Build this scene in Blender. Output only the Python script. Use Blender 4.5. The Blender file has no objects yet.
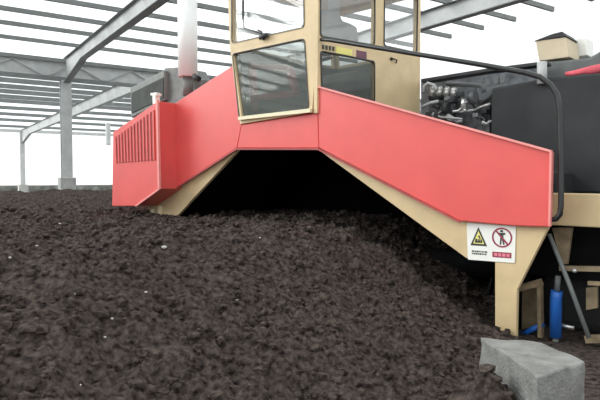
import bpy, bmesh, math, random
from mathutils import Vector, Matrix, noise
random.seed(7)
scene = bpy.context.scene
COL = scene.collection

# ------------------------------------------------------------------ camera
F = 560.0
HC = 1.7
PITCH = math.atan(22 / F)
cam_d = bpy.data.cameras.new('camera')
cam_d.sensor_width = 36.0
cam_d.lens = 36.0 * F / 600.0
cam_d.clip_end = 1000
cam = bpy.data.objects.new('camera', cam_d)
COL.objects.link(cam)
cam.location = (0, 0, HC)
cam.rotation_euler = (math.pi / 2 - PITCH, 0, 0)
scene.camera = cam
CP, SP_ = math.cos(PITCH), math.sin(PITCH)
EYE = Vector((0, 0, HC))

def ray(px, py):
    a = (px - 300) / F
    b = (200 - py) / F
    return Vector((a, CP + b * SP_, -SP_ + b * CP))

def hit(px, py, pt, nrm):
    d = ray(px, py)
    return EYE + d * ((pt - EYE).dot(nrm) / d.dot(nrm))

# machine frame: e runs along the machine from its right leg to its left leg, n points forward
E = Vector((-600, 560, 0)).normalized()
N = Vector((-E.y, E.x, 0))
O = Vector((2.41, 5.4, 0))
BK = -N
UP = Vector((0, 0, 1))

def M(s, b, z):
    return O + E * s + BK * b + UP * z

def FP(px, py, off=0.0):
    """measured point on the machine's front plane, moved forward by off"""
    return hit(px, py, O + N * off, N)

def sbz(p):
    q = p - O
    return q.dot(E), q.dot(BK), p.z

# ------------------------------------------------------------------ materials
MATS = {}
def mat(name, col, rough=0.6, metal=0.0, vary=0.12, scale=6.0, bump=0.0, bscale=40.0, col2=None, spec=0.5):
    m = bpy.data.materials.new(name)
    m.use_nodes = True
    nt = m.node_tree
    b = nt.nodes['Principled BSDF']
    tc = nt.nodes.new('ShaderNodeTexCoord')
    nz = nt.nodes.new('ShaderNodeTexNoise')
    nz.inputs['Scale'].default_value = scale
    nz.inputs['Detail'].default_value = 6
    nt.links.new(tc.outputs['Object'], nz.inputs['Vector'])
    cr = nt.nodes.new('ShaderNodeValToRGB')
    c = Vector(col)
    c2 = Vector(col2) if col2 else c * (1 - vary)
    c1 = c if col2 else c * (1 + vary)
    cr.color_ramp.elements[0].position = 0.3
    cr.color_ramp.elements[1].position = 0.7
    cr.color_ramp.elements[0].color = (*[max(0, min(1, v)) for v in c2], 1)
    cr.color_ramp.elements[1].color = (*[max(0, min(1, v)) for v in c1], 1)
    nt.links.new(nz.outputs['Fac'], cr.inputs['Fac'])
    nt.links.new(cr.outputs['Color'], b.inputs['Base Color'])
    b.inputs['Roughness'].default_value = rough
    b.inputs['Metallic'].default_value = metal
    b.inputs['Specular IOR Level'].default_value = spec
    if bump:
        n2 = nt.nodes.new('ShaderNodeTexNoise')
        n2.inputs['Scale'].default_value = bscale
        n2.inputs['Detail'].default_value = 8
        nt.links.new(tc.outputs['Object'], n2.inputs['Vector'])
        bp = nt.nodes.new('ShaderNodeBump')
        bp.inputs['Strength'].default_value = bump
        bp.inputs['Distance'].default_value = 0.03
        nt.links.new(n2.outputs['Fac'], bp.inputs['Height'])
        nt.links.new(bp.outputs['Normal'], b.inputs['Normal'])
    MATS[name] = m
    return m

def glass(name, tint, haze, haze_col, gloss=0.12):
    m = bpy.data.materials.new(name)
    m.use_nodes = True
    nt = m.node_tree
    nt.nodes.clear()
    out = nt.nodes.new('ShaderNodeOutputMaterial')
    tr = nt.nodes.new('ShaderNodeBsdfTransparent'); tr.inputs[0].default_value = (*tint, 1)
    df = nt.nodes.new('ShaderNodeBsdfDiffuse'); df.inputs[0].default_value = (*haze_col, 1)
    tc = nt.nodes.new('ShaderNodeTexCoord')
    nz = nt.nodes.new('ShaderNodeTexNoise'); nz.inputs['Scale'].default_value = 3.0
    nt.links.new(tc.outputs['Object'], nz.inputs['Vector'])
    mp = nt.nodes.new('ShaderNodeMapRange')
    mp.inputs['To Min'].default_value = haze * 0.9
    mp.inputs['To Max'].default_value = haze * 1.1
    nt.links.new(nz.outputs['Fac'], mp.inputs['Value'])
    m1 = nt.nodes.new('ShaderNodeMixShader')
    nt.links.new(mp.outputs['Result'], m1.inputs[0])
    nt.links.new(tr.outputs[0], m1.inputs[1]); nt.links.new(df.outputs[0], m1.inputs[2])
    gl = nt.nodes.new('ShaderNodeBsdfGlossy'); gl.inputs['Roughness'].default_value = 0.03
    m2 = nt.nodes.new('ShaderNodeMixShader'); m2.inputs[0].default_value = gloss
    nt.links.new(m1.outputs[0], m2.inputs[1]); nt.links.new(gl.outputs[0], m2.inputs[2])
    nt.links.new(m2.outputs[0], out.inputs[0])
    MATS[name] = m
    return m

def roof_mat():
    m = bpy.data.materials.new('roof_sheet')
    m.use_nodes = True
    nt = m.node_tree
    nt.nodes.clear()
    out = nt.nodes.new('ShaderNodeOutputMaterial')
    tr = nt.nodes.new('ShaderNodeBsdfTransparent'); tr.inputs[0].default_value = (0.95, 0.97, 0.97, 1)
    tl = nt.nodes.new('ShaderNodeBsdfTranslucent'); tl.inputs[0].default_value = (0.9, 0.93, 0.93, 1)
    tc = nt.nodes.new('ShaderNodeTexCoord')
    nz = nt.nodes.new('ShaderNodeTexNoise'); nz.inputs['Scale'].default_value = 0.6
    nt.links.new(tc.outputs['Object'], nz.inputs['Vector'])
    mp = nt.nodes.new('ShaderNodeMapRange')
    mp.inputs['To Min'].default_value = 0.25
    mp.inputs['To Max'].default_value = 0.45
    nt.links.new(nz.outputs['Fac'], mp.inputs['Value'])
    mx = nt.nodes.new('ShaderNodeMixShader')
    nt.links.new(mp.outputs['Result'], mx.inputs[0])
    nt.links.new(tr.outputs[0], mx.inputs[1]); nt.links.new(tl.outputs[0], mx.inputs[2])
    nt.links.new(mx.outputs[0], out.inputs[0])
    MATS['roof_sheet'] = m

mat('red', (0.74, 0.105, 0.098), rough=0.38, vary=0.05, scale=2.5, spec=0.5)
mat('red_dark', (0.38, 0.075, 0.075), rough=0.6, vary=0.15)
mat('red_edge', (0.85, 0.30, 0.28), rough=0.5, vary=0.08)
mat('cream', (0.66, 0.50, 0.29), rough=0.5, vary=0.08, scale=4)
mat('cream_dirty', (0.28, 0.21, 0.13), rough=0.75, vary=0.3, scale=9)
mat('cream_light', (0.80, 0.72, 0.50), rough=0.5, vary=0.06, scale=4)
mat('black_steel', (0.007, 0.007, 0.008), rough=0.8, vary=0.3, spec=0.15)
mat('dark_steel', (0.035, 0.036, 0.038), rough=0.55, vary=0.3, spec=0.3)
mat('hood_grey', (0.030, 0.031, 0.033), rough=0.7, vary=0.3, scale=2, spec=0.3)
mat('engine_grey', (0.09, 0.095, 0.10), rough=0.5, metal=0.3, vary=0.5, scale=14)
mat('bulkhead', (0.16, 0.17, 0.19), rough=0.6, vary=0.5, scale=8)
mat('silver', (0.70, 0.70, 0.68), rough=0.3, metal=0.7, vary=0.2)
mat('rail_black', (0.02, 0.021, 0.022), rough=0.3, vary=0.1)
mat('tunnel_shade_black', (0.004, 0.004, 0.004), rough=1.0, vary=0.2, spec=0.02)  # near-zero black that carries the tunnel's shade in its colour
mat('rubber', (0.02, 0.02, 0.02), rough=0.85, vary=0.2)
mat('blue', (0.02, 0.13, 0.50), rough=0.4, vary=0.12, scale=8)
mat('grey_box', (0.22, 0.23, 0.22), rough=0.6, vary=0.12)
mat('grey_dark_box', (0.11, 0.12, 0.12), rough=0.6, vary=0.15)
mat('tank_grey', (0.16, 0.165, 0.16), rough=0.6, vary=0.3, scale=5)
mat('white_pipe', (0.90, 0.90, 0.90), rough=0.5, vary=0.02)
mat('white', (0.86, 0.85, 0.80), rough=0.5, vary=0.03)
mat('sign_black', (0.04, 0.04, 0.035), rough=0.6)
mat('sign_yellow', (0.80, 0.72, 0.22), rough=0.6, vary=0.05)
mat('sign_red', (0.30, 0.03, 0.07), rough=0.6, vary=0.05)
mat('sign_pink', (0.75, 0.22, 0.27), rough=0.6, vary=0.05)
mat('sticker_plum', (0.16, 0.06, 0.10), rough=0.6, vary=0.4, scale=60)
mat('seat_grey', (0.30, 0.31, 0.31), rough=0.8, vary=0.15)
mat('interior_dark', (0.06, 0.068, 0.064), rough=0.8, vary=0.3, scale=3)  # dark grey; on the cab panels it stands in for inner shade
mat('interior_red', (0.45, 0.07, 0.09), rough=0.6, vary=0.1)
mat('cloth_red', (0.62, 0.10, 0.13), rough=0.85, vary=0.2)
mat('galvanised', (0.45, 0.46, 0.46), rough=0.55, metal=0.0, vary=0.12, scale=3)
mat('galvanised_dark', (0.17, 0.18, 0.18), rough=0.6, vary=0.12, scale=3)
mat('concrete', (0.22, 0.22, 0.21), rough=0.9, vary=0.25, scale=9, bump=0.5, bscale=50)
mat('concrete_light', (0.36, 0.36, 0.35), rough=0.9, vary=0.15, scale=5, bump=0.3)
mat('floor', (0.42, 0.41, 0.40), rough=0.95, vary=0.3, scale=0.8, bump=0.4)
mat('far_grey', (0.16, 0.16, 0.15), rough=0.9, vary=0.7, scale=1.2)
mat('stone', (0.55, 0.53, 0.50), rough=0.9, vary=0.2, scale=30)
mat('compost', (0.112, 0.088, 0.078), rough=1.0, col2=(0.012, 0.009, 0.008), scale=20.0, bump=1.0, bscale=30, spec=0.1)
mat('carton', (0.60, 0.50, 0.36), rough=0.7, vary=0.08)
glass('glass_clear', (0.97, 0.98, 0.98), 0.10, (0.92, 0.92, 0.92), 0.05)
glass('glass_dirty', (0.74, 0.77, 0.76), 0.28, (0.22, 0.235, 0.22), 0.022)
roof_mat()

# ------------------------------------------------------------------ mesh helpers
def prism(bm, pts, vec):
    """solid between polygon pts and the same polygon moved by vec"""
    a = [bm.verts.new(p) for p in pts]
    b = [bm.verts.new(p + vec) for p in pts]
    n = len(pts)
    bm.faces.new(a)
    bm.faces.new(list(reversed(b)))
    for i in range(n):
        j = (i + 1) % n
        bm.faces.new((a[j], a[i], b[i], b[j]))

def ring(bm, outer, inner, vec):
    n = len(outer)
    ao = [bm.verts.new(p) for p in outer]; ai = [bm.verts.new(p) for p in inner]
    bo = [bm.verts.new(p + vec) for p in outer]; bi = [bm.verts.new(p + vec) for p in inner]
    for i in range(n):
        j = (i + 1) % n
        bm.faces.new((ao[i], ao[j], ai[j], ai[i]))
        bm.faces.new((bo[j], bo[i], bi[i], bi[j]))
        bm.faces.new((ao[j], ao[i], bo[i], bo[j]))
        bm.faces.new((ai[i], ai[j], bi[j], bi[i]))

def tube(bm, pts, r, seg=10, r2=None):
    n = len(pts)
    rings = []
    prev = None
    for i, p in enumerate(pts):
        if i == 0: t = (pts[1] - p)
        elif i == n - 1: t = (p - pts[i - 1])
        else: t = (pts[i + 1] - p).normalized() + (p - pts[i - 1]).normalized()
        t.normalize()
        ref = prev if prev is not None else (UP if abs(t.z) < 0.9 else Vector((1, 0, 0)))
        u = (ref - t * ref.dot(t)).normalized()
        v = t.cross(u)
        prev = u
        rr = r if r2 is None else r + (r2 - r) * i / (n - 1)
        rings.append([bm.verts.new(p + u * (rr * math.cos(2 * math.pi * k / seg)) + v * (rr * math.sin(2 * math.pi * k / seg))) for k in range(seg)])
    for i in range(n - 1):
        for k in range(seg):
            l = (k + 1) % seg
            f = bm.faces.new((rings[i][k], rings[i][l], rings[i + 1][l], rings[i + 1][k]))
            f.smooth = True
    bm.faces.new(list(reversed(rings[0])))
    bm.faces.new(rings[-1])

def bar(bm, a, b, w, h, side=None):
    """rectangular bar from a to b; w across, h vertical-ish"""
    t = (b - a).normalized()
    ref = side if side is not None else (UP if abs(t.z) < 0.9 else E)
    v = (ref - t * ref.dot(t)).normalized()
    u = t.cross(v)
    pts = [a + u * (sx * w / 2) + v * (sy * h / 2) for sx, sy in ((-1, -1), (1, -1), (1, 1), (-1, 1))]
    prism(bm, pts, b - a)

def mbox(bm, s0, s1, b0, b1, z0, z1):
    prism(bm, [M(s0, b0, z0), M(s1, b0, z0), M(s1, b0, z1), M(s0, b0, z1)], BK * (b1 - b0))

def ball(bm, c, r, sub=2, sc=(1, 1, 1), rnd=0.0):
    res = bmesh.ops.create_icosphere(bm, subdivisions=sub, radius=1)
    for v in res['verts']:
        k = 1 + random.uniform(-rnd, rnd)
        v.co = Vector((v.co.x * r * sc[0] * k, v.co.y * r * sc[1] * k, v.co.z * r * sc[2] * k)) + c

def rounded(pts, rad, seg=4):
    out = []
    n = len(pts)
    for i, p in enumerate(pts):
        a = (pts[i - 1] - p); b = (pts[(i + 1) % n] - p)
        ra = min(rad, a.length * 0.4); rb = min(rad, b.length * 0.4)
        pa = p + a.normalized() * ra; pb = p + b.normalized() * rb
        for k in range(seg + 1):
            t = k / seg
            out.append(pa * (1 - t) ** 2 + p * (2 * t * (1 - t)) + pb * t * t)
    return out

def obj(name, bm, m, parent=None, bevel=0.0, org=None):
    bmesh.ops.recalc_face_normals(bm, faces=bm.faces)
    if org is None:
        org = Vector((0, 0, 0))
        if parent is not None:
            p = parent
            while p is not None:
                org = org + p.location
                p = p.parent
    bm.transform(Matrix.Translation(-org))
    me = bpy.data.meshes.new(name)
    bm.to_mesh(me)
    bm.free()
    me.materials.append(MATS[m])
    o = bpy.data.objects.new(name, me)
    COL.objects.link(o)
    if parent is not None:
        o.parent = parent
    else:
        o.location = org
    if bevel:
        bv = o.modifiers.new('bevel', 'BEVEL')
        bv.width = bevel; bv.segments = 2; bv.limit_method = 'ANGLE'
    return o

def tag(o, label, cat, group=None):
    o['label'] = label; o['category'] = cat
    if group: o['group'] = group
    return o

def thing(name, label, cat, loc, group=None):
    o = bpy.data.objects.new(name, None)
    o.empty_display_size = 0.2
    COL.objects.link(o)
    o.location = loc
    return tag(o, label, cat, group)

def struct(o):
    o['kind'] = 'structure'
    return o

def copy_tree(o, parent=None):
    c = o.copy()
    COL.objects.link(c)
    if parent is not None: c.parent = parent
    for ch in list(o.children): copy_tree(ch, c)
    return c

# ------------------------------------------------------------------ world and light
w = bpy.data.worlds.new('overcast')
scene.world = w
w.use_nodes = True
nt = w.node_tree
bg = nt.nodes['Background']
tc = nt.nodes.new('ShaderNodeTexCoord')
nz = nt.nodes.new('ShaderNodeTexNoise'); nz.inputs['Scale'].default_value = 1.5
nt.links.new(tc.outputs['Generated'], nz.inputs['Vector'])
cr = nt.nodes.new('ShaderNodeValToRGB')
cr.color_ramp.elements[0].color = (0.93, 0.97, 0.98, 1)
cr.color_ramp.elements[1].color = (1, 1, 1, 1)
nt.links.new(nz.outputs['Fac'], cr.inputs['Fac'])
nt.links.new(cr.outputs['Color'], bg.inputs['Color'])
bg.inputs['Strength'].default_value = 0.72
sd = bpy.data.lights.new('veiled_sun', 'SUN')
sd.energy = 3.6; sd.angle = math.radians(35); sd.color = (1, 0.98, 0.95)
sun = bpy.data.objects.new('veiled_sun', sd)
COL.objects.link(sun)
sun.rotation_euler = (-(Vector((-1.0, 0.12, 0.46)))).to_track_quat('-Z', 'Y').to_euler()

# ------------------------------------------------------------------ the shed: floor, roof, frames
bm = bmesh.new()
prism(bm, [Vector((-90, -8, -0.2)), Vector((60, -8, -0.2)), Vector((60, 150, -0.2)), Vector((-90, 150, -0.2))], Vector((0, 0, 0.2)))
struct(obj('floor', bm, 'floor'))

ZR = HC + 5.0
RD = Vector((-380, 560, 0)).normalized()     # rafters, going away
PD = Vector((RD.y, -RD.x, 0))                # purlins, going right and away
ROOFP = Vector((0, 0, ZR))
def RP(px, py): return hit(px, py, ROOFP, UP)
RA = RP(65, 59.5)                               # head of the near column
RB = RP(22, 130)                              # head of the far column
RC = RP(421, 13)                              # a point on the right rafter
def rp(u, v, z=ZR): return RA + PD * u + RD * v + UP * (z - ZR)
def uv(p): return (p - RA).dot(PD), (p - RA).dot(RD)
uB, vB = uv(RB)
uC, vC = uv(RC)
print('roof', uB, vB, uC, vC, RA, RB, RC)

U0, U1 = -32.0, uC + 3.2
V0 = -34.0
purlins = []
for q in (0.0019, 0.0023, 0.00268, 0.00306, 0.00347, 0.00386, 0.0043, 0.00484, 0.0054, 0.00595, 0.00649, 0.00714,
          0.0086, 0.0092, 0.0098, 0.0104, 0.0111, 0.01176, 0.0125, 0.0132, 0.01449, 0.0159, 0.0175, 0.0196):
    v = uv(RP(0, 178 - 1 / q))[1]
    near = v < 0
    u_end = U1 if near else uB + 40
    if not purlins or (near != purlins[-1][1]):
        bm = bmesh.new()
        L = u_end - U0
        # a C-section: web and two lips
        wd, hg = (0.08, 0.14) if near else (0.12, 0.26)
        for (a0, a1, z0, z1) in ((-wd / 2, -wd / 2 + 0.03, 0, hg), (-wd / 2 + 0.03, wd / 2, 0, 0.025), (-wd / 2 + 0.03, wd / 2, hg - 0.025, hg)):
            prism(bm, [RD * a0 + UP * z0, RD * a1 + UP * z0, RD * a1 + UP * z1, RD * a0 + UP * z1], PD * L)
        src = obj('roof_purlin', bm, 'galvanised_dark')
        o = src
    else:
        o = src.copy(); COL.objects.link(o)
    o.location = rp(U0, v, ZR + 0.0)
    if near:
        tag(o, 'grey steel roof purlin running under the white sheets on the near side of the girder', 'purlin', 'near roof purlins')
    else:
        tag(o, 'thin grey roof purlin over the far bay, beyond the deep girder', 'purlin', 'far roof purlins')
    purlins.append((v, near))

bm = bmesh.new()
prism(bm, [rp(U0, V0, ZR + 0.25), rp(U1, V0, ZR + 0.25), rp(U1, 0, ZR + 0.25), rp(U0, 0, ZR + 0.25)], UP * 0.01)
prism(bm, [rp(U0, 0.01, ZR + 0.25), rp(uB + 40, 0.01, ZR + 0.25), rp(uB + 40, vB + 1.0, ZR + 0.25), rp(U0, vB + 1.0, ZR + 0.25)], UP * 0.01)
# keep only the underside so each ray meets one sheet
struct(obj('ceiling', bm, 'roof_sheet'))

def rafter(name, u, v0, v1, depth, label, haunch=None):
    t = thing(name, label, 'rafter', rp(u, v1, ZR - depth))
    bm = bmesh.new()
    zb = [(v0, ZR - depth), (v1, ZR - depth)]
    if haunch:
        zb = [(v0, ZR - depth), (v1 - haunch, ZR - depth), (v1, ZR - depth * 2.0)]
    prof = [rp(u - 0.012, v, z) for v, z in zb] + [rp(u - 0.012, v1, ZR - 0.02), rp(u - 0.012, v0, ZR - 0.02)]
    prism(bm, prof, PD * 0.024)
    obj('web', bm, 'galvanised', t)
    bm = bmesh.new()
    prism(bm, [rp(u - 0.13, v0, ZR - 0.025), rp(u + 0.13, v0, ZR - 0.025), rp(u + 0.13, v1, ZR - 0.025), rp(u - 0.13, v1, ZR - 0.025)], UP * 0.022)
    obj('flange', bm, 'galvanised_dark', t)
    bm = bmesh.new()
    for (va, za), (vb, zc) in zip(zb[:-1], zb[1:]):
        prism(bm, [rp(u - 0.13, va, za), rp(u + 0.13, va, za), rp(u + 0.13, vb, zc), rp(u - 0.13, vb, zc)], UP * -0.025)
    obj('flange', bm, 'galvanised_dark', t)
    return t
rafter('roof_rafter', 0.0, V0, -0.25, 0.50, 'deep grey steel rafter rising from the near column at upper left', haunch=3)
rafter('roof_rafter', uC, V0, -0.2, 0.50, 'grey steel rafter crossing the bright roof right of the cab')
rafter('roof_rafter', uB, 0.3, vB - 0.25, 0.7, 'thin far rafter running up from the far left column', haunch=5)
uD = uv(RP(87, 131))[0]
t = thing('roof_girder', 'deep grey lattice girder running sideways over the near column', 'girder', rp(0, 0, ZR - 0.85))
Ug = 22.0
bm = bmesh.new(); bar(bm, rp(U0, 0, ZR - 0.08), rp(Ug, 0, ZR - 0.08), 0.26, 0.15); obj('chord', bm, 'galvanised_dark', t)
bm = bmesh.new(); bar(bm, rp(U0, 0, ZR - 0.83), rp(Ug, 0, ZR - 0.83), 0.22, 0.14); obj('chord', bm, 'galvanised_dark', t)
bm = bmesh.new(); prism(bm, [rp(U0, 0.02, ZR - 0.78), rp(Ug, 0.02, ZR - 0.78), rp(Ug, 0.02, ZR - 0.18), rp(U0, 0.02, ZR - 0.18)], RD * 0.02); obj('gutter_sheet', bm, 'galvanised', t)
bm = bmesh.new()
k = U0
while k < Ug - 1.2:
    bar(bm, rp(k, -0.05, ZR - 0.78), rp(k + 1.2, -0.05, ZR - 0.18), 0.04, 0.04)
    bar(bm, rp(k + 1.2, -0.05, ZR - 0.18), rp(k + 2.4, -0.05, ZR - 0.78), 0.04, 0.04)
    k += 2.4
obj('lattice', bm, 'galvanised', t)

bm = bmesh.new(); bar(bm, rp(U0, vB, ZR - 0.12), rp(uB + 40, vB, ZR - 0.12), 0.2, 0.3)
tag(obj('eave_beam', bm, 'galvanised'), 'thin grey beam along the far eave above the open white wall', 'beam')

def column(u, v, wd, top, foot_w, foot_h, label):
    t = thing('steel_column', label, 'column', rp(u, v, 0))
    bm = bmesh.new()
    h = wd / 2
    for a0, a1, c0, c1 in ((-h, h, -h, -h + 0.05), (-h, h, h - 0.05, h), (-0.025, 0.025, -h + 0.05, h - 0.05)):
        prism(bm, [rp(u + a0, v + c0, foot_h), rp(u + a1, v + c0, foot_h), rp(u + a1, v + c1, foot_h), rp(u + a0, v + c1, foot_h)], UP * (top - foot_h))
    obj('shaft', bm, 'galvanised', t)
    f = foot_w / 2
    bm = bmesh.new()
    prism(bm, [rp(u - f, v - f, 0), rp(u + f, v - f, 0), rp(u + f, v + f, 0), rp(u - f, v + f, 0)], UP * foot_h)
    obj('footing', bm, 'concrete_light', t, bevel=0.03)
    return t
column(0, 0.0, 0.40, ZR - 0.90, 0.62, 1.72, 'grey steel column on a square concrete footing, left of the machine')
column(uB, vB, 0.42, ZR - 0.28, 0.9, 1.0, 'slim far steel column at the left edge of the shed')
pd_ = RP(87, 131)
bm = bmesh.new(); bar(bm, Vector((pd_.x, pd_.y, ZR + 0.2)) - RD * 8, Vector((pd_.x, pd_.y, ZR - 1.9)) - RD * 8, 0.34, 0.34)
tag(obj('roof_hanger', bm, 'galvanised'), 'short grey post hanging from the far roof left of the louvred housing', 'hanger')

# low wall at the far edge of the yard
bm = bmesh.new()
prism(bm, [rp(U0 - 20, vB + 1, 0), rp(uB + 45, vB + 1, 0), rp(uB + 45, vB + 1.3, 0), rp(U0 - 20, vB + 1.3, 0)], UP * 0.9)
struct(obj('wall_far', bm, 'far_grey'))

# ------------------------------------------------------------------ compost heap
def sm(t):
    t = max(0.0, min(1.0, t))
    return t * t * (3 - 2 * t)
def heap_base(x, y):
    p = Vector((x, y, 0)) - O
    s = p.dot(E); b = p.dot(BK)
    wob = 0.35 * noise.noise(Vector((x * 0.45, y * 0.45, 3.1)))
    sl = (s - 0.12 - 0.75 * sm(b / 0.6) + wob * (1 if b < -0.3 else 0.3)) / 2.5
    sl = max(0.0, min(1.0, sl))
    h = 1.04 * (0.55 * sl + 0.45 * sm(sl))
    if s > 3: h += 0.03 * noise.noise(Vector((x * 0.3, y * 0.3, 8)))
    h += 0.14 * sm((math.hypot(x, y) - 11) / 7)
    h += 0.40 * math.exp(-((x - 1.26) ** 2 + (y - 3.72) ** 2) / 0.07)
    # the pile ends some way before the columns
    v = (Vector((x, y, 0)) - RA).dot(RD)
    h *= sm((-1.2 - v) / 2.2)
    return h
def heap(x, y):
    h = heap_base(x, y)
    v = (Vector((x, y, 0)) - RA).dot(RD)
    if v > -1.0: return -0.05
    k = min(1.0, h / 0.25)
    P = lambda f, o: noise.noise(Vector((x * f, y * f, o)))
    d = 0.10 * P(1.1, 0.3) + 0.075 * P(3.1, 1.3) + 0.055 * P(7.0, 2.3)
    d += 0.045 * abs(P(13, 5.3)) + 0.026 * P(21, 7.7) + 0.018 * P(38, 6.3)
    return max(h + d * (0.22 + 0.78 * k), 0.012 + 0.012 * P(9, 4))
def axis(vals):
    out = []
    for a, b, st in vals:
        n = max(1, round((b - a) / st))
        out += [a + (b - a) * i / n for i in range(n)]
    out.append(vals[-1][1])
    return out
ys = axis([(0.6, 1.6, 0.06), (1.6, 5.0, 0.021), (5.0, 8.0, 0.032), (8.0, 12.0, 0.06), (12, 26, 0.12), (26, 50, 0.6)])
xs = axis([(-40, -16, 0.6), (-16, -8, 0.14), (-8, -4, 0.06), (-4, 1.6, 0.022), (1.6, 3.4, 0.05), (3.4, 12, 0.25)])
verts = []; faces = []
nx = len(xs)
for y in ys:
    for x in xs:
        verts.append((x, y, heap(x, y)))
for j in range(len(ys) - 1):
    for i in range(nx - 1):
        a = j * nx + i
        if max(verts[a][2], verts[a + 1][2], verts[a + nx][2], verts[a + nx + 1][2]) > -0.04:
            faces.append((a, a + 1, a + nx + 1, a + nx))
me = bpy.data.meshes.new('compost_heap')
me.from_pydata(verts, [], faces)
me.materials.append(MATS['compost'])
hp = bpy.data.objects.new('compost_heap', me)
COL.objects.link(hp)
hp['kind'] = 'stuff'
tag(hp, 'dark crumbly compost windrow filling the floor and passing under the machine', 'compost')
print('heap verts', len(verts))

bm = bmesh.new()
cl_rng = random.Random(3)
cnt = 0
while cnt < 3200:
    y = 1.8 + 9 * cl_rng.random() ** 1.7
    x = cl_rng.uniform(-0.62 * y - 0.3, 0.45 * y)
    z = heap_base(x, y)
    if z < 0.03: continue
    r = cl_rng.choice((0.010, 0.014, 0.018, 0.024, 0.034, 0.045)) * (0.8 + y * 0.06)
    ball(bm, Vector((x, y, heap(x, y) + r * 0.25)), r, sub=1, sc=(cl_rng.uniform(.8, 1.5), cl_rng.uniform(.8, 1.5), cl_rng.uniform(.6, 1.0)), rnd=0.22)
    cnt += 1
bm.from_mesh(hp.data)
bm.to_mesh(hp.data)
bm.free()

stones = [(164, 249, 'pale stone on the heap, largest one below the left wing of the machine'), (146, 295, None), (76, 296, None), (37, 250, None), (38, 333, None), (237, 304, None),
          (112, 319, None), (105, 341, None), (80, 386, None), (10, 258, None), (260, 240, None), (60, 225, None)]
first = None
for px, py, lb in stones:
    # walk along the line of sight until the heap is met
    d = ray(px, py); tt = 1.5
    while tt < 25:
        p = EYE + d * tt
        if p.z < heap(p.x, p.y): break
        tt += 0.02
    r = 0.0022 * tt * (1.9 if lb else random.uniform(0.8, 1.2))
    if first is None:
        bm = bmesh.new(); ball(bm, Vector((0, 0, 0)), 1.0, sub=2, sc=(1.3, 1.0, 0.7), rnd=0.10)
        o = first = obj('stone', bm, 'stone')
    else:
        o = first.copy(); COL.objects.link(o)
    o.location = Vector((p.x, p.y, heap(p.x, p.y) + r * 0.3)); o.scale = (r, r, r); o.rotation_euler = (0, 0, random.uniform(0, 6))
    tag(o, lb or 'tiny pale stone lying on the dark compost in the foreground', 'stone', None if lb else 'tiny pale stones on the compost')

# ------------------------------------------------------------------ the compost turner
mc = thing('compost_turner', 'large red and cream compost turner with glazed cab straddling the dark windrow', 'compost turner', M(3.5, 0.0, 0))
def F_(pts, off=0.0): return [FP(x, y, off) for x, y in pts]

# red front plates
bm = bmesh.new(); prism(bm, F_([(317, 87), (552, 152), (550, 227), (515, 226), (460, 221), (319, 148)]), BK * 0.07); obj('wing_panel', bm, 'red', mc, bevel=0.012)
bm = bmesh.new(); prism(bm, F_([(241.5, 124.5), (312.6, 113.4), (314.5, 87), (316.6, 87), (318.6, 148), (237, 148)]), BK * 0.07); obj('center_panel', bm, 'red', mc, bevel=0.012)
bm = bmesh.new(); prism(bm, F_([(235, 63), (231.7, 66), (172, 105), (160, 104), (160, 197), (172, 190), (236.7, 148), (241.5, 124.5)]), BK * 0.07); obj('wing_panel', bm, 'red', mc, bevel=0.012)
# thin folded rims along the plates' top and right edges
bm = bmesh.new(); bar(bm, FP(319, 87, 0.012), FP(552, 151.5, 0.012), 0.05, 0.02); bar(bm, FP(551.5, 152, 0.012), FP(550, 226, 0.012), 0.02, 0.05, side=N); obj('panel_rim', bm, 'red_edge', mc)
bm = bmesh.new(); bar(bm, FP(172, 191, 0.01), FP(237, 149, 0.01), 0.03, 0.025); bar(bm, FP(237, 149, 0.01), FP(318, 149, 0.01), 0.03, 0.025); bar(bm, FP(318, 149, 0.01), FP(460, 222, 0.01), 0.03, 0.02); obj('bottom_edge', bm, 'red_dark', mc)
# louvred housing at the left end
H = 0.35
q = F_([(113, 132), (158, 101), (160, 189), (136, 206), (112, 206)], H)
g0 = F_([(116, 137), (154, 110), (155, 160), (117, 163)], H)
bm = bmesh.new()
prism(bm, q, BK * 1.25)
hs = obj('vent_housing', bm, 'red', mc, bevel=0.012)
bm = bmesh.new(); prism(bm, [p + N * 0.003 for p in g0], N * 0.004); obj('vent_back', bm, 'red_dark', hs)
bm = bmesh.new()
ns = 12
for i in range(ns + 1):
    a = g0[0].lerp(g0[1], i / ns); b = g0[3].lerp(g0[2], i / ns)
    bar(bm, a + N * 0.012, b + N * 0.012, 0.035, 0.02, side=N)
obj('vent_grille', bm, 'red', hs)
bm = bmesh.new(); bar(bm, FP(157.5, 100, H + 0.02), FP(159.5, 189, H + 0.02), 0.05, 0.04, side=N); bar(bm, FP(159.5, 189, H + 0.015), FP(136, 206, H + 0.015), 0.03, 0.03); obj('housing_rim', bm, 'red_edge', hs)
bm = bmesh.new(); bar(bm, FP(156, 93, H - 0.1), FP(156.4, 104, H - 0.1), 0.09, 0.09, side=N); bar(bm, FP(153, 94.5, H - 0.1), FP(159, 94.5, H - 0.1), 0.1, 0.04); obj('lifting_post', bm, 'white', mc)

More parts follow.
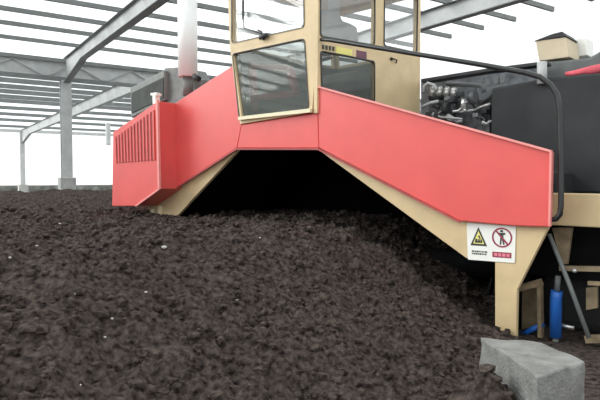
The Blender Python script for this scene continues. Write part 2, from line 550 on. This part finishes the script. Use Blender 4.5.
# cream legs below the plates
T = -0.075
gr = lambda px, py: FP(px, py, T)
def to_ground(p): return Vector((p.x, p.y, 0.0))
pr = F_([(318, 146), (395, 178), (462, 212), (549, 218), (548, 228), (517, 290), (516, 338)], T)
pr += [to_ground(FP(516, 338, T)), to_ground(FP(495, 338, T))]
pr += F_([(495, 262), (466, 258), (318.5, 150)], T)
bm = bmesh.new(); prism(bm, pr, BK * 0.06); lr = obj('leg_plate', bm, 'cream', mc, bevel=0.006)
pl = F_([(237, 146), (171, 184), (148, 204), (149, 216)], T)
pl += [to_ground(FP(152, 250, T)), to_ground(FP(172, 250, T))] + F_([(177, 216), (237, 151)], T)
bm = bmesh.new(); prism(bm, pl, BK * 0.06); obj('leg_plate', bm, 'cream', mc, bevel=0.006)
bm = bmesh.new(); bar(bm, FP(153, 209, T + 0.03), to_ground(FP(153, 209, T + 0.03)), 0.05, 0.05, side=N); bar(bm, FP(160, 206, T + 0.03), to_ground(FP(160, 206, T + 0.03)), 0.05, 0.05, side=N); obj('leg_rib', bm, 'cream_light', mc)

# tunnel lining, black to stand in for the shade inside
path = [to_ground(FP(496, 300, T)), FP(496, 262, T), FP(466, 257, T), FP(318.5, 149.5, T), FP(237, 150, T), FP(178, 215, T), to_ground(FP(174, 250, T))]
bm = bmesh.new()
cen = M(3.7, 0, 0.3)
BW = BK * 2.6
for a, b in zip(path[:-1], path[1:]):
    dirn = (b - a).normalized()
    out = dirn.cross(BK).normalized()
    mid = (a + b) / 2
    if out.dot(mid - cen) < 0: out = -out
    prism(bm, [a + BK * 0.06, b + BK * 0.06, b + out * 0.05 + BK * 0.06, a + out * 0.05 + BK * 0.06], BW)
obj('tunnel_lining', bm, 'tunnel_shade_black', mc)
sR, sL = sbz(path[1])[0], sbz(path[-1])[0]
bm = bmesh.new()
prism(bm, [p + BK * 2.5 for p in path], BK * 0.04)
obj('tunnel_dark_sheet', bm, 'tunnel_shade_black', mc)  # dark sheet added across the tunnel's far end, standing in for shade
# turning rotor with paddles
bm = bmesh.new(); tube(bm, [M(sR + 0.1, 1.7, 0.5), M(sL - 0.1, 1.7, 0.5)], 0.18, seg=20); rt = obj('rotor', bm, 'black_steel', mc)
for i in range(24):
    s = sR + 0.25 + (sL - sR - 0.5) * i / 23
    a = i * 2.1
    d = BK * math.cos(a) + UP * math.sin(a)
    bm = bmesh.new()
    bar(bm, M(s, 1.7, 0.5) + d * 0.16, M(s, 1.7, 0.5) + d * 0.42, 0.09, 0.03, side=E)
    obj('paddle', bm, 'black_steel', rt)

# main beam box above the tunnel, behind the plates (carries cab and engine)
tz = FP(300, 149, T).z
s3, _, _ = sbz(FP(318, 149)); s4, _, _ = sbz(FP(237, 149))
bm = bmesh.new()
topR = sbz(FP(545, 165)); topL = sbz(FP(175, 120))
prof = [M(0.15, 0.1, 1.42), M(0.9, 0.1, 1.5), M(s3, 0.1, tz + 0.08), M(s4, 0.1, tz + 0.08), M(6.6, 0.1, 1.5), M(7.6, 0.1, 1.4), M(7.6, 0.1, 1.9), M(s4, 0.1, tz + 0.45), M(s3, 0.1, tz + 0.45), M(0.15, 0.1, 1.75)]
prism(bm, prof, BK * 2.4)
obj('chassis', bm, 'dark_steel', mc)

# ---- cab
C = 0.03
P0 = FP(318, -52, C)
SD = Vector((0.70, 0.714, 0)).normalized()
SN = Vector((SD.y, -SD.x, 0))
def SPt(px, py, off=0.0): return hit(px, py, P0 + SN * off, SN)
def SPz(px, z):
    p = SPt(px, 100); return Vector((p.x, p.y, z))
ztop = P0.z
zbot = FP(317, 113, C).z
FRb, FRt = FP(317, 113, C), P0
FLb = FP(240, 124, C); FLt = FP(227, -52, C); FLt.z = ztop
rear = SPz(420, ztop); LEN = (rear - P0).length
RRt, RRb = rear, SPz(420, zbot)
shift = SD * LEN
RLt = FLt + shift; RLb = Vector((FLt.x, FLt.y, zbot)) + shift
bm = bmesh.new()
TK = BK * 0.07
# front frame: upper and lower rings
up_o = [FLt, FRt, FP(318, 33, C), FP(230, 49, C)]
up_i = [FP(232, -40, C), FP(303.5, -44, C), FP(304, 27, C), FP(232, 43, C)]
lo_o = [FP(230, 49, C), FP(318, 33, C), FP(312, 112.5, C), FLb]
lo_i = [FP(232.8, 54, C), FP(304.3, 38.8, C), FP(308.8, 108, C), FP(239.5, 118, C)]
ring(bm, up_o, up_i, TK)
ring(bm, lo_o, lo_i, TK)
# right side frame
SK = -SN * 0.06
def S_(pts, off=0.0): return [SPt(x, y, off) for x, y in pts]
s_up_a_o = [P0, SPz(378, ztop), SPt(378, 48), SPt(318, 37)]
s_up_a_i = [SPz(320.5, ztop - 0.12), SPz(374, ztop - 0.12), SPt(374, 45), SPt(320.5, 36)]
s_up_b_o = [SPz(378, ztop), RRt, SPt(420, 57), SPt(378, 48)]
s_up_b_i = [SPz(384, ztop - 0.12), SPz(416.5, ztop - 0.12), SPt(416.5, 52.5), SPt(384, 45.5)]
ring(bm, s_up_a_o, s_up_a_i, SK)
ring(bm, s_up_b_o, s_up_b_i, SK)
l_o = [SPt(318, 37), SPt(378, 48), SPz(378, zbot), FRb]
l_i = [SPt(321, 51), SPt(374, 61.5), SPt(374, 102), SPt(322, 90)]
ring(bm, l_o, l_i, SK)
prism(bm, [SPt(378, 48), SPt(420, 57), RRb, SPz(378, zbot)], SK)
# left side and rear frames
def quad_ring(a, b, c, d, m, vec):
    cen = (a + b + c + d) / 4
    ring(bm, [a, b, c, d], [p + (cen - p).normalized() * m for p in (a, b, c, d)], vec)
ml = FP(230, 49, C).z
FLm = FP(230, 49, C); RLm = FLm + shift; RRm = Vector((RRt.x, RRt.y, ml))
quad_ring(FLt, RLt, RLm, FLm, 0.12, SN * 0.06)
prism(bm, [FLm, RLm, RLb, FLb], SN * 0.06)  # lower left side kept solid so the cab stays dark inside
quad_ring(RLt, RRt, RRm, RLm, 0.12, N * 0.06)
prism(bm, [RLm, RRm, RRb, RLb], N * 0.06)
cab = obj('cab', bm, 'cream', mc, bevel=0.008)
bm = bmesh.new()
ov = 0.10
cz = (FLt + FRt + RRt + RLt) / 4
rc = [p + (p - cz).normalized() * ov for p in (FLt, FRt, RRt, RLt)]
prism(bm, rc, UP * 0.12)
obj('cab_roof', bm, 'cream', cab, bevel=0.03)
bm = bmesh.new(); prism(bm, [FLb + BK * 0.08, FRb + BK * 0.08, RRb, RLb], UP * 0.05); obj('cab_floor', bm, 'dark_steel', cab)

def inset_pane(inner, vec, name, m, parent=cab):
    bm = bmesh.new(); prism(bm, inner, vec); return obj(name, bm, m, parent)
inset_pane([p + BK * 0.03 for p in up_i], BK * 0.008, 'windscreen', 'glass_clear')
inset_pane([p + BK * 0.03 for p in lo_i], BK * 0.008, 'lower_windscreen', 'glass_dirty')
inset_pane([p - SN * 0.02 for p in s_up_a_i], -SN * 0.008, 'side_window', 'glass_clear')
inset_pane([p - SN * 0.02 for p in s_up_b_i], -SN * 0.008, 'side_window', 'glass_clear')
inset_pane([p - SN * 0.02 for p in l_i], -SN * 0.008, 'door_window', 'glass_dirty')
def gasket(inner, grow, push, m='rail_black'):
    cen = sum(inner, Vector()) / len(inner)
    bm = bmesh.new()
    outer = [p + (p - cen).normalized() * grow for p in inner]
    inn = [p - (p - cen).normalized() * grow * 0.3 for p in inner]
    ring(bm, [p + push for p in rounded(outer, 0.06)], [p + push for p in rounded(inn, 0.06)], -push * 1.5)
    return obj('window_gasket', bm, m, cab)
gasket(up_i, 0.012, N * 0.012)
gasket(lo_i, 0.012, N * 0.012)
gasket(s_up_a_i, 0.02, SN * 0.012)
gasket(s_up_b_i, 0.02, SN * 0.012)
gasket(l_i, 0.02, SN * 0.012)
# pale lower lip of the lower windscreen, mirror stub, wiper
bm = bmesh.new(); bar(bm, FP(239, 118.5, C + 0.03), FP(311, 110.5, C + 0.03), 0.04, 0.05); obj('window_sill', bm, 'cream_light', cab)
bm = bmesh.new(); tube(bm, [FP(264, 40, C + 0.03), FP(262, 32, C + 0.06), FP(258, 30, C + 0.06)], 0.014, seg=8); tube(bm, [FP(260, 38, C + 0.03), FP(267, 35, C + 0.06)], 0.03, seg=8)
obj('wiper_motor', bm, 'dark_steel', cab)
bm = bmesh.new(); tube(bm, [FP(262, 34, C + 0.05), FP(244, 28, C + 0.03), FP(243, 2, C + 0.03)], 0.008, seg=6); bar(bm, FP(243, -4, C + 0.02), FP(243, 20, C + 0.02), 0.02, 0.025, side=N); obj('wiper', bm, 'dark_steel', cab)
# stickers and latch on the door
def plate(pts, off, m, name, parent, v=None):
    bm = bmesh.new(); prism(bm, S_(pts, off), SN * 0.003); return obj(name, bm, m, parent)
st = plate([(336, 46.5), (352, 49.5), (352, 56), (336, 53)], 0.004, 'sign_yellow', 'sticker', cab)
plate([(356.5, 50), (366.5, 52), (366.5, 59.5), (356.5, 57.5)], 0.004, 'sticker_plum', 'sticker', cab)
bm = bmesh.new()
for k in range(4):
    x = 322 + k * 3.4
    prism(bm, S_([(x, 44.5 + k * .6), (x + 2.2, 45 + k * .6), (x + 2.2, 49.5 + k * .6), (x, 49 + k * .6)], 0.004), SN * 0.003)
obj('lettering', bm, 'sign_black', cab)
bm = bmesh.new(); tube(bm, S_([(391, 58), (397, 60), (396, 63)], 0.03), 0.012, seg=8); ball(bm, SPt(391.5, 59, 0.01), 0.025); obj('door_handle', bm, 'dark_steel', cab)

bm = bmesh.new(); prism(bm, [RLm + N * 0.09, RRm + N * 0.09 - SN * 0.08, RRb + N * 0.09 - SN * 0.08, RLb + N * 0.09], N * 0.02); obj('rear_dark_panel', bm, 'interior_dark', cab)  # dark panel added before the rear wall to deepen the cab's shade
bm = bmesh.new(); prism(bm, [FLm + SN * 0.08 + BK * 0.1, RLm + SN * 0.08 + N * 0.12, RLb + SN * 0.08 + N * 0.12, FLb + SN * 0.08 + BK * 0.1], SN * 0.02); obj('side_dark_panel', bm, 'interior_dark', cab)  # likewise added along the left wall, its dark tone imitating shade
# cab interior: seat, control column
sA = FLb.lerp(FRb, 0.5)
def CI(u, d, z):                                       # u across from left to right, d back
    return FLb.lerp(FRb, u) * 1.0 + SD * d + UP * (z - FLb.lerp(FRb, u).z)
fz = zbot + 0.05
bm = bmesh.new()
a = CI(0.72, 1.15, fz + 0.55)
prism(bm, [CI(0.5, 0.95, fz + 0.5), CI(0.95, 0.95, fz + 0.5), CI(0.95, 1.45, fz + 0.5), CI(0.5, 1.45, fz + 0.5)], UP * 0.16)
seat = obj('seat', bm, 'seat_grey', cab, bevel=0.04)
bm = bmesh.new(); prism(bm, S_([(320, 56), (321, 16), (325, 9), (339, 10), (343, 20), (351, 23), (358, 27), (360, 52)], -0.55), -SN * 0.16)
obj('seat_back', bm, 'seat_grey', cab, bevel=0.04)
bm = bmesh.new(); prism(bm, S_([(331, 12), (331, -14), (340, -14), (340, 14)], -0.60), -SN * 0.08)
obj('headrest', bm, 'seat_grey', cab, bevel=0.02)
bm = bmesh.new(); prism(bm, [CI(0.58, 1.0, fz), CI(0.88, 1.0, fz), CI(0.88, 1.4, fz), CI(0.58, 1.4, fz)], UP * 0.5); obj('seat_base', bm, 'dark_steel', cab)
bm = bmesh.new()
for a, b in (((252, 66), (255, 112)), ((252, 66), (290, 69)), ((254, 98), (296, 94)), ((290, 69), (296, 94))):
    bar(bm, FP(*a, -0.2), FP(*b, -0.2), 0.09, 0.10, side=N)
obj('red_bar_frame', bm, 'interior_red', cab, bevel=0.01)  # frame of red bars just behind the lower windscreen
bm = bmesh.new(); tube(bm, [CI(0.66, 0.62, fz), CI(0.66, 0.62, fz + 0.75)], 0.03, seg=8)
wc = CI(0.66, 0.64, fz + 0.8)
tube(bm, [wc + (SD * math.cos(k * math.pi / 10) + SN * math.sin(k * math.pi / 10)) * 0.18 + UP * 0.06 * math.cos(k * math.pi / 10) for k in range(21)], 0.015, seg=6)
bar(bm, wc - SN * 0.18, wc + SN * 0.18, 0.03, 0.02)
obj('steering_wheel', bm, 'rubber', cab)
# ---- handrail along the right wing
R = -0.03
bm = bmesh.new()
rp_ = F_([(318, 86), (318.5, 44), (320.5, 39.5), (330, 40), (422, 55), (480, 64.5), (525, 72.5), (540, 77), (550, 84), (557, 94), (560, 108), (561, 150), (561, 205), (560, 214), (556, 219), (549, 220)], R)
tube(bm, rp_, 0.027, seg=12)
obj('handrail', bm, 'rail_black', mc)

# ---- deck at the right end
DK = -0.30
d0 = FP(549, 193, DK)
sD0 = sbz(d0)[0]; zD1 = d0.z; zD0 = FP(549, 225, DK).z
SR_END = -1.35
bm = bmesh.new()
mbox(bm, SR_END, sD0, 0.30, 0.42, zD0, zD1)
obj('deck_beam', bm, 'cream', mc, bevel=0.012)
bm = bmesh.new(); mbox(bm, SR_END, sD0, 0.42, 2.6, zD1 - 0.12, zD1 - 0.02); obj('deck_plate', bm, 'dark_steel', mc)

# ---- engine compartment right of the cab
EO = -1.15
def EP(px, py, off=EO): return FP(px, py, off)
# big dark hood
h0 = EP(491, 84); h1 = EP(491, 200)
sH0 = sbz(h0)[0]; bH = -EO
zt = EP(545, 79).z
bm = bmesh.new()
hp_ = [EP(491, 88), EP(545, 78), M(SR_END, bH, EP(600, 77).z + 0.02), M(SR_END, bH, zD1 - 0.02), M(sH0, bH, zD1 - 0.02)]
prism(bm, hp_, BK * 1.35)
hood = obj('engine_hood', bm, 'hood_grey', mc, bevel=0.03)
# grey radiator cowl on top, behind the dark face
bm = bmesh.new(); prism(bm, [EP(541, 62, EO - .3), EP(588, 58, EO - .3), EP(606, 47, EO - .3), EP(650, 47, EO - .3), EP(650, 84, EO - .3), EP(541, 84, EO - .3)], BK * 0.9); obj('hood_cowl', bm, 'grey_dark_box', mc, bevel=0.03)
bm = bmesh.new(); tube(bm, [EP(542, 62, EO + 0.02), EP(542, 84, EO + 0.02)], 0.055, seg=12); obj('filter_canister', bm, 'galvanised', mc)
# dark canopy lip over the engine
bm = bmesh.new(); prism(bm, [EP(421, 79), EP(483, 69), EP(545, 61), EP(545, 64), EP(483, 72), EP(421, 82)], BK * 0.2); obj('engine_canopy', bm, 'dark_steel', mc)
bm = bmesh.new(); prism(bm, [EP(421, 81, EO - 1.25), EP(545, 63, EO - 1.25), EP(545, 150, EO - 1.25), EP(421, 150, EO - 1.25)], BK * 0.05); obj('engine_bulkhead', bm, 'bulkhead', mc)
# the engine itself
bm = bmesh.new()
def ebox(px0, py0, px1, py1, off, dep, m='engine_grey', name='engine_block', parent=None, bev=0.015):
    bm = bmesh.new()
    prism(bm, [EP(px0, py0, off), EP(px1, py0 - (px1 - px0) * 0.02, off), EP(px1, py1, off), EP(px0, py1, off)], BK * dep)
    return obj(name, bm, m, parent or mc, bevel=bev)
eng = ebox(428, 100, 490, 150, EO - .25, 0.7)
ebox(425, 112, 446, 128, EO - .05, 0.15, 'dark_steel', 'engine_mount', eng)
for k in range(4):
    x = 432 + k * 7
    bm = bmesh.new(); tube(bm, [EP(x, 96, EO - .12), EP(x + 1, 87 + k * .7, EO - .12)], 0.035, seg=12); ball(bm, EP(x + 1, 88 + k * .7, EO - .12), 0.04, sub=2)
    obj('injector', bm, 'silver', eng)
bm = bmesh.new(); tube(bm, [EP(430, 97, EO - .3), EP(463, 95, EO - .3)], 0.05, seg=12); obj('rocker_cover', bm, 'engine_grey', eng)
bm = bmesh.new(); tube(bm, [EP(447, 84, EO - .3), EP(470, 85, EO - .3), EP(482, 86, EO - .3), EP(484, 92, EO - .3)], 0.03, seg=10); obj('intake_pipe', bm, 'galvanised_dark', eng)
bm = bmesh.new(); tube(bm, [EP(463.5, 99, EO - .08), EP(463.5, 109, EO - .08)], 0.035, seg=12); obj('oil_filter', bm, 'silver', eng)
bm = bmesh.new(); tube(bm, [EP(475, 110, EO - .1), EP(483, 106, EO - .1), EP(491, 104, EO - .1)], 0.018, seg=8); obj('fuel_line', bm, 'silver', eng)
bm = bmesh.new(); tube(bm, [EP(460, 112, EO - .1), EP(476, 109.5, EO - .1)], 0.014, seg=8); obj('fuel_line', bm, 'galvanised', eng)
bm = bmesh.new(); tube(bm, [EP(423, 92, EO), EP(424, 86, EO), EP(428, 83, EO), EP(434, 85, EO), EP(437, 90, EO)], 0.022, seg=8); obj('hose', bm, 'galvanised', eng)
bm = bmesh.new(); tube(bm, [EP(422, 107, EO), EP(430, 103, EO), EP(438, 101, EO)], 0.02, seg=8); obj('hose', bm, 'galvanised', eng)
bm = bmesh.new(); tube(bm, [EP(440, 117, EO), EP(452, 118, EO), EP(462, 119, EO)], 0.014, seg=8); obj('hose', bm, 'galvanised', eng)
bm = bmesh.new(); tube(bm, [EP(444, 108, EO - .05), EP(449, 108, EO - .05)], 0.08, seg=20); tube(bm, [EP(452, 104, EO - .14), EP(452, 118, EO - .14)], 0.05, seg=12); obj('alternator', bm, 'dark_steel', eng)
bm = bmesh.new(); tube(bm, [EP(470, 98, EO - .1), EP(476, 97, EO - .1)], 0.09, seg=20); obj('turbocharger', bm, 'engine_grey', eng)
er = random.Random(11)
for k in range(16):
    x = er.uniform(428, 482); y = er.uniform(98, 122)
    pts = [EP(x, y, EO - .05)]
    for j in range(3):
        x += er.uniform(1, 6); y += er.uniform(-5, 5)
        pts.append(EP(x, max(y, 86), EO - .05 - er.uniform(0, .1)))
    bm = bmesh.new(); tube(bm, pts, er.choice((0.012, 0.018, 0.024)), seg=8)
    obj('hose', bm, er.choice(('galvanised', 'silver', 'engine_grey', 'rubber', 'rubber')), eng)
for k in range(7):
    x = er.uniform(430, 484); y = er.uniform(96, 122)
    bm = bmesh.new(); prism(bm, [EP(x, y, EO - .1), EP(x + 6, y - .5, EO - .1), EP(x + 6, y + 4, EO - .1), EP(x, y + 4.5, EO - .1)], BK * 0.15)
    obj('engine_fitting', bm, er.choice(('dark_steel', 'galvanised_dark', 'black_steel')), eng, bevel=0.01)
for k, (x, y) in enumerate([(474, 83), (481, 80), (488, 79), (497, 77), (503, 76)]):
    bm = bmesh.new(); bar(bm, EP(x, y, EO - .6), EP(x, y + 7, EO - .6), 0.06, 0.05, side=N); obj('radiator_bracket', bm, 'galvanised_dark', eng)

# ---- box, exhaust and tank on the left wing
LO = -0.9
bm = bmesh.new(); prism(bm, F_([(130, 88), (164, 70), (164, 100), (131, 118)], LO), BK * 0.9); obj('air_box', bm, 'grey_box', mc, bevel=0.02)
bm = bmesh.new(); prism(bm, F_([(131.5, 93), (163, 77.5), (163, 98), (131.5, 113)], LO + 0.02), BK * 0.02); obj('air_intake', bm, 'interior_dark', mc)
bm = bmesh.new(); prism(bm, F_([(164, 68), (178, 67), (183, 76), (196, 80), (230, 78), (230, 108), (164, 110)], LO - 0.1), BK * 0.7); obj('side_tank', bm, 'tank_grey', mc, bevel=0.02)
XO = LO + 0.05
bm = bmesh.new()
ex0 = FP(188, 84, XO); ex1 = Vector((ex0.x, ex0.y, ztop + 0.6))
ex_s = FP(188, 77, XO)
tube(bm, [Vector((ex0.x, ex0.y, ex_s.z)), ex1], 0.185, seg=28)
st_ = obj('exhaust_stack', bm, 'white_pipe', mc)
bm = bmesh.new(); tube(bm, [Vector((ex0.x, ex0.y, ex_s.z - 0.35)), Vector((ex0.x, ex0.y, ex_s.z))], 0.10, seg=20); obj('exhaust_pipe', bm, 'galvanised_dark', st_)
bm = bmesh.new(); tube(bm, [FP(194, 76, XO + .2), FP(199, 79, XO + .2)], 0.05, seg=12); obj('filler_cap', bm, 'dark_steel', mc)

# ---- undercarriage at the right leg
bm = bmesh.new(); mbox(bm, -1.3, 0.42, 0.95, 2.5, 0.0, 0.62); trk = obj('dark_track_bulk', bm, 'rubber', mc, bevel=0.12)  # track-sized dark bulk, added so the gap under the deck stays black
bm = bmesh.new(); mbox(bm, -1.3, 0.5, 0.85, 2.5, 0.6, zD0 - 0.01); obj('dark_frame_bulk', bm, 'black_steel', mc)  # black backing added above it to fill the same shaded gap
bm = bmesh.new(); mbox(bm, 0.10, 0.5, 0.12, 0.3, zD0 + 0.02, zD1 - 0.05); obj('leg_gusset', bm, 'dark_steel', mc)
U = -0.45
def UPt(x, y, o=U): return FP(x, y, o)
bm = bmesh.new()
bar(bm, UPt(516, 289), UPt(541, 282), 0.10, 0.07); bar(bm, UPt(540, 283), UPt(541, 337), 0.04, 0.08, side=N)
obj('cylinder_bracket', bm, 'cream_dirty', mc)
bm = bmesh.new(); prism(bm, F_([(517, 292), (540, 286), (541, 325), (518, 330)], U - 0.2), BK * 0.04); obj('bracket_plate', bm, 'cream_dirty', mc)
bm = bmesh.new(); tube(bm, [UPt(557, 291, U + .05), UPt(556, 297, U + .05), UPt(555.5, 337, U + .05)], 0.058, seg=20); hy = obj('hydraulic_cylinder', bm, 'blue', mc)
bm = bmesh.new(); tube(bm, [UPt(558, 276, U + .05), UPt(557, 291, U + .05)], 0.028, seg=12); obj('piston_rod', bm, 'galvanised_dark', hy)
bm = bmesh.new(); tube(bm, [UPt(555.5, 337, U + .05), UPt(555.5, 347, U + .05)], 0.03, seg=12); obj('cylinder_eye', bm, 'galvanised_dark', hy)
bm = bmesh.new(); tube(bm, [UPt(519, 336, U), UPt(543, 324, U)], 0.03, seg=10); obj('blue_strut', bm, 'blue', mc)
bm = bmesh.new(); tube(bm, [UPt(549, 234, U + .1), UPt(570, 286, U + .1), UPt(589, 338, U + .1)], 0.022, seg=10); obj('tie_rod', bm, 'galvanised_dark', mc)
bm = bmesh.new(); prism(bm, F_([(552, 228), (572, 228), (567, 264), (561, 264)], U), BK * 0.05); obj('frame_strut', bm, 'cream_dirty', mc)
bm = bmesh.new(); bar(bm, UPt(560, 268), M(SR_END, -U, UPt(610, 261).z), 0.06, 0.05); obj('cross_bar', bm, 'cream_dirty', mc)
bm = bmesh.new(); bar(bm, UPt(586, 339), M(SR_END, -U, UPt(640, 322).z), 0.08, 0.07); bar(bm, UPt(588, 283), M(SR_END, -U, UPt(640, 279).z), 0.03, 0.04); prism(bm, F_([(586, 288), (597, 287), (597, 308), (586, 310)], U - .1), BK * 0.05); obj('step_frame', bm, 'cream_dirty', mc)
bm = bmesh.new(); tube(bm, [UPt(560, 325, U), UPt(574, 328, U)], 0.02, seg=8); obj('bleed_valve', bm, 'silver', mc)
bm = bmesh.new(); ball(bm, UPt(574.5, 270.5, U + .03), 0.025); obj('grease_fitting', bm, 'silver', mc)

# ---- warning sign on the right leg
SO = T + 0.004
sg_c = [FP(467, 223, SO), FP(516, 226, SO), FP(515, 263, SO), FP(468, 259.5, SO)]
def SG(u, v, k=0.0):                                    # u 0..1 across, v 0..1 down
    return sg_c[0].lerp(sg_c[1], u).lerp(sg_c[3].lerp(sg_c[2], u), v) + N * k
def sgp(pts, k, m, name, parent):
    bm = bmesh.new(); prism(bm, [SG(u, v, k) for u, v in pts], N * 0.001); return obj(name, bm, m, parent)
sign_z = 0.008
bm = bmesh.new(); prism(bm, rounded(sg_c, 0.015), N * 0.006); sign = obj('warning_sign', bm, 'white', mc)
def sring(outer, inner, k, m, name):
    bm = bmesh.new(); ring(bm, [SG(u, v, k) for u, v in outer], [SG(u, v, k) for u, v in inner], N * 0.001); return obj(name, bm, m, sign)
tri = [(0.25, 0.09), (0.43, 0.60), (0.07, 0.60)]
tri_i = [(0.25, 0.19), (0.37, 0.545), (0.13, 0.545)]
sgp(tri_i, 0.0075, 'sign_yellow', 'triangle_field', sign)
sring(tri, tri_i, 0.0078, 'sign_black', 'triangle_border')
bm = bmesh.new()
for pts in ([(0.17, 0.47), (0.33, 0.47), (0.33, 0.52), (0.17, 0.52)], [(0.18, 0.41), (0.22, 0.41), (0.23, 0.47), (0.18, 0.47)], [(0.24, 0.42), (0.28, 0.42), (0.28, 0.47), (0.24, 0.47)], [(0.29, 0.42), (0.325, 0.42), (0.325, 0.47), (0.29, 0.47)], [(0.235, 0.33), (0.27, 0.31), (0.30, 0.41), (0.27, 0.41)]):
    prism(bm, [SG(u, v, 0.0086) for u, v in pts], N * 0.001)
obj('hazard_pictogram', bm, 'sign_black', sign)
ang = [2 * math.pi * k / 28 for k in range(28)]
cc = (0.735, 0.335)
circ = lambda r: [(cc[0] + r * math.sin(a), cc[1] + r * 1.32 * -math.cos(a)) for a in ang]
sring(circ(0.205), circ(0.172), 0.0078, 'sign_red', 'prohibition_ring')
bm = bmesh.new()
man = [[(0.70, 0.13), (0.75, 0.13), (0.76, 0.19), (0.70, 0.19)], [(0.66, 0.21), (0.80, 0.20), (0.80, 0.25), (0.76, 0.27), (0.765, 0.38), (0.70, 0.38), (0.70, 0.28), (0.66, 0.27)],
       [(0.70, 0.38), (0.73, 0.38), (0.72, 0.53), (0.69, 0.53)], [(0.735, 0.38), (0.765, 0.38), (0.79, 0.52), (0.76, 0.53)]]
for pts in man: prism(bm, [SG(u, v, 0.0078) for u, v in pts], N * 0.001)
obj('walking_figure', bm, 'sign_black', sign)
sgp([(0.60, 0.17), (0.625, 0.14), (0.87, 0.50), (0.845, 0.535)], 0.009, 'sign_red', 'prohibition_bar', sign)
bm = bmesh.new()
for row, v0 in enumerate((0.735, 0.80)):
    u = 0.10
    while u < 0.42:
        wdt = random.choice((0.02, 0.03, 0.045))
        prism(bm, [SG(u, v0, 0.0078), SG(u + wdt, v0, 0.0078), SG(u + wdt, v0 + 0.042, 0.0078), SG(u, v0 + 0.042, 0.0078)], N * 0.001)
        u += wdt + 0.012
obj('lettering', bm, 'sign_black', sign)
sgp([(0.54, 0.73), (0.93, 0.73), (0.93, 0.88), (0.54, 0.88)], 0.0075, 'sign_red', 'red_caption', sign)
bm = bmesh.new()
u = 0.575
for wdt in (0.07, 0.06, 0.07, 0.06):
    prism(bm, [SG(u, 0.765, 0.0088), SG(u + wdt, 0.765, 0.0088), SG(u + wdt, 0.845, 0.0088), SG(u, 0.845, 0.0088)], N * 0.001)
    u += wdt + 0.02
obj('lettering', bm, 'sign_pink', sign)

# ------------------------------------------------------------------ loose things on and by the machine
cz_ = EP(540, 60, EO - .35)
bx = thing('cardboard_box', 'pale tan box with a dark lid standing on top of the engine hood', 'box', Vector((cz_.x, cz_.y, EP(545, 60, EO - .35).z)))
q = [EP(535.5, 41, EO - .35), EP(566, 37, EO - .35), EP(569.5, 57, EO - .35), EP(539, 61, EO - .35)]
bm = bmesh.new(); prism(bm, q, BK * 0.4); obj('body', bm, 'carton', bx, bevel=0.01)
bm = bmesh.new(); prism(bm, [EP(534, 41, EO - .34), EP(552, 34, EO - .34), EP(562, 31.5, EO - .34), EP(567, 36.5, EO - .34), EP(560, 37, EO - .34)], BK * 0.42); obj('lid', bm, 'dark_steel', bx)
bm = bmesh.new(); prism(bm, [EP(570, 40, EO - .8), EP(586, 37, EO - .8), EP(587, 55, EO - .8), EP(572, 58, EO - .8)], BK * 0.3)
tag(obj('white_carton', bm, 'white', bevel=0.01), 'pale white carton right behind the tan box on the hood', 'box')
bm = bmesh.new()
c0 = [EP(x, y, EO - .13) for x, y in ((566, 74.5), (574, 73.5), (584, 71.5), (592, 70), (602, 68.5), (616, 68))]
tube(bm, c0, 0.022, seg=12, r2=0.06)
for v in bm.verts: v.co += noise.noise_vector(v.co * 9) * 0.02
tag(obj('red_cloth', bm, 'cloth_red'), 'crumpled red cloth lying on the dark engine hood', 'cloth')

# concrete block at the foot of the right leg
def at(px, py, y): 
    d = ray(px, py); return EYE + d * (y / d.y)
zb = 0.48
tl = [hit(480, 337, Vector((0, 0, zb)), UP), hit(542, 342, Vector((0, 0, zb)), UP), hit(586, 362, Vector((0, 0, zb)), UP), hit(538, 376, Vector((0, 0, zb)), UP)]
bm = bmesh.new()
prism(bm, [Vector((p.x, p.y, 0)) for p in tl], UP * zb)
bmesh.ops.subdivide_edges(bm, edges=bm.edges[:], cuts=6, use_grid_fill=True)
for v in bm.verts: v.co += noise.noise_vector(v.co * 7) * 0.018 * (1 if v.co.z > 0.02 else 0)
tag(obj('concrete_block', bm, 'concrete', bevel=0.012), 'rough grey concrete block on the ground at the foot of the cream leg', 'block')

# ------------------------------------------------------------------ colour management
vs = scene.view_settings
vs.view_transform = 'Standard'
vs.look = 'None'
vs.gamma = 1.0
vs.use_curve_mapping = False
vs.exposure = 0.84
scene.cycles.use_denoising = True
scene.cycles.transparent_max_bounces = 16
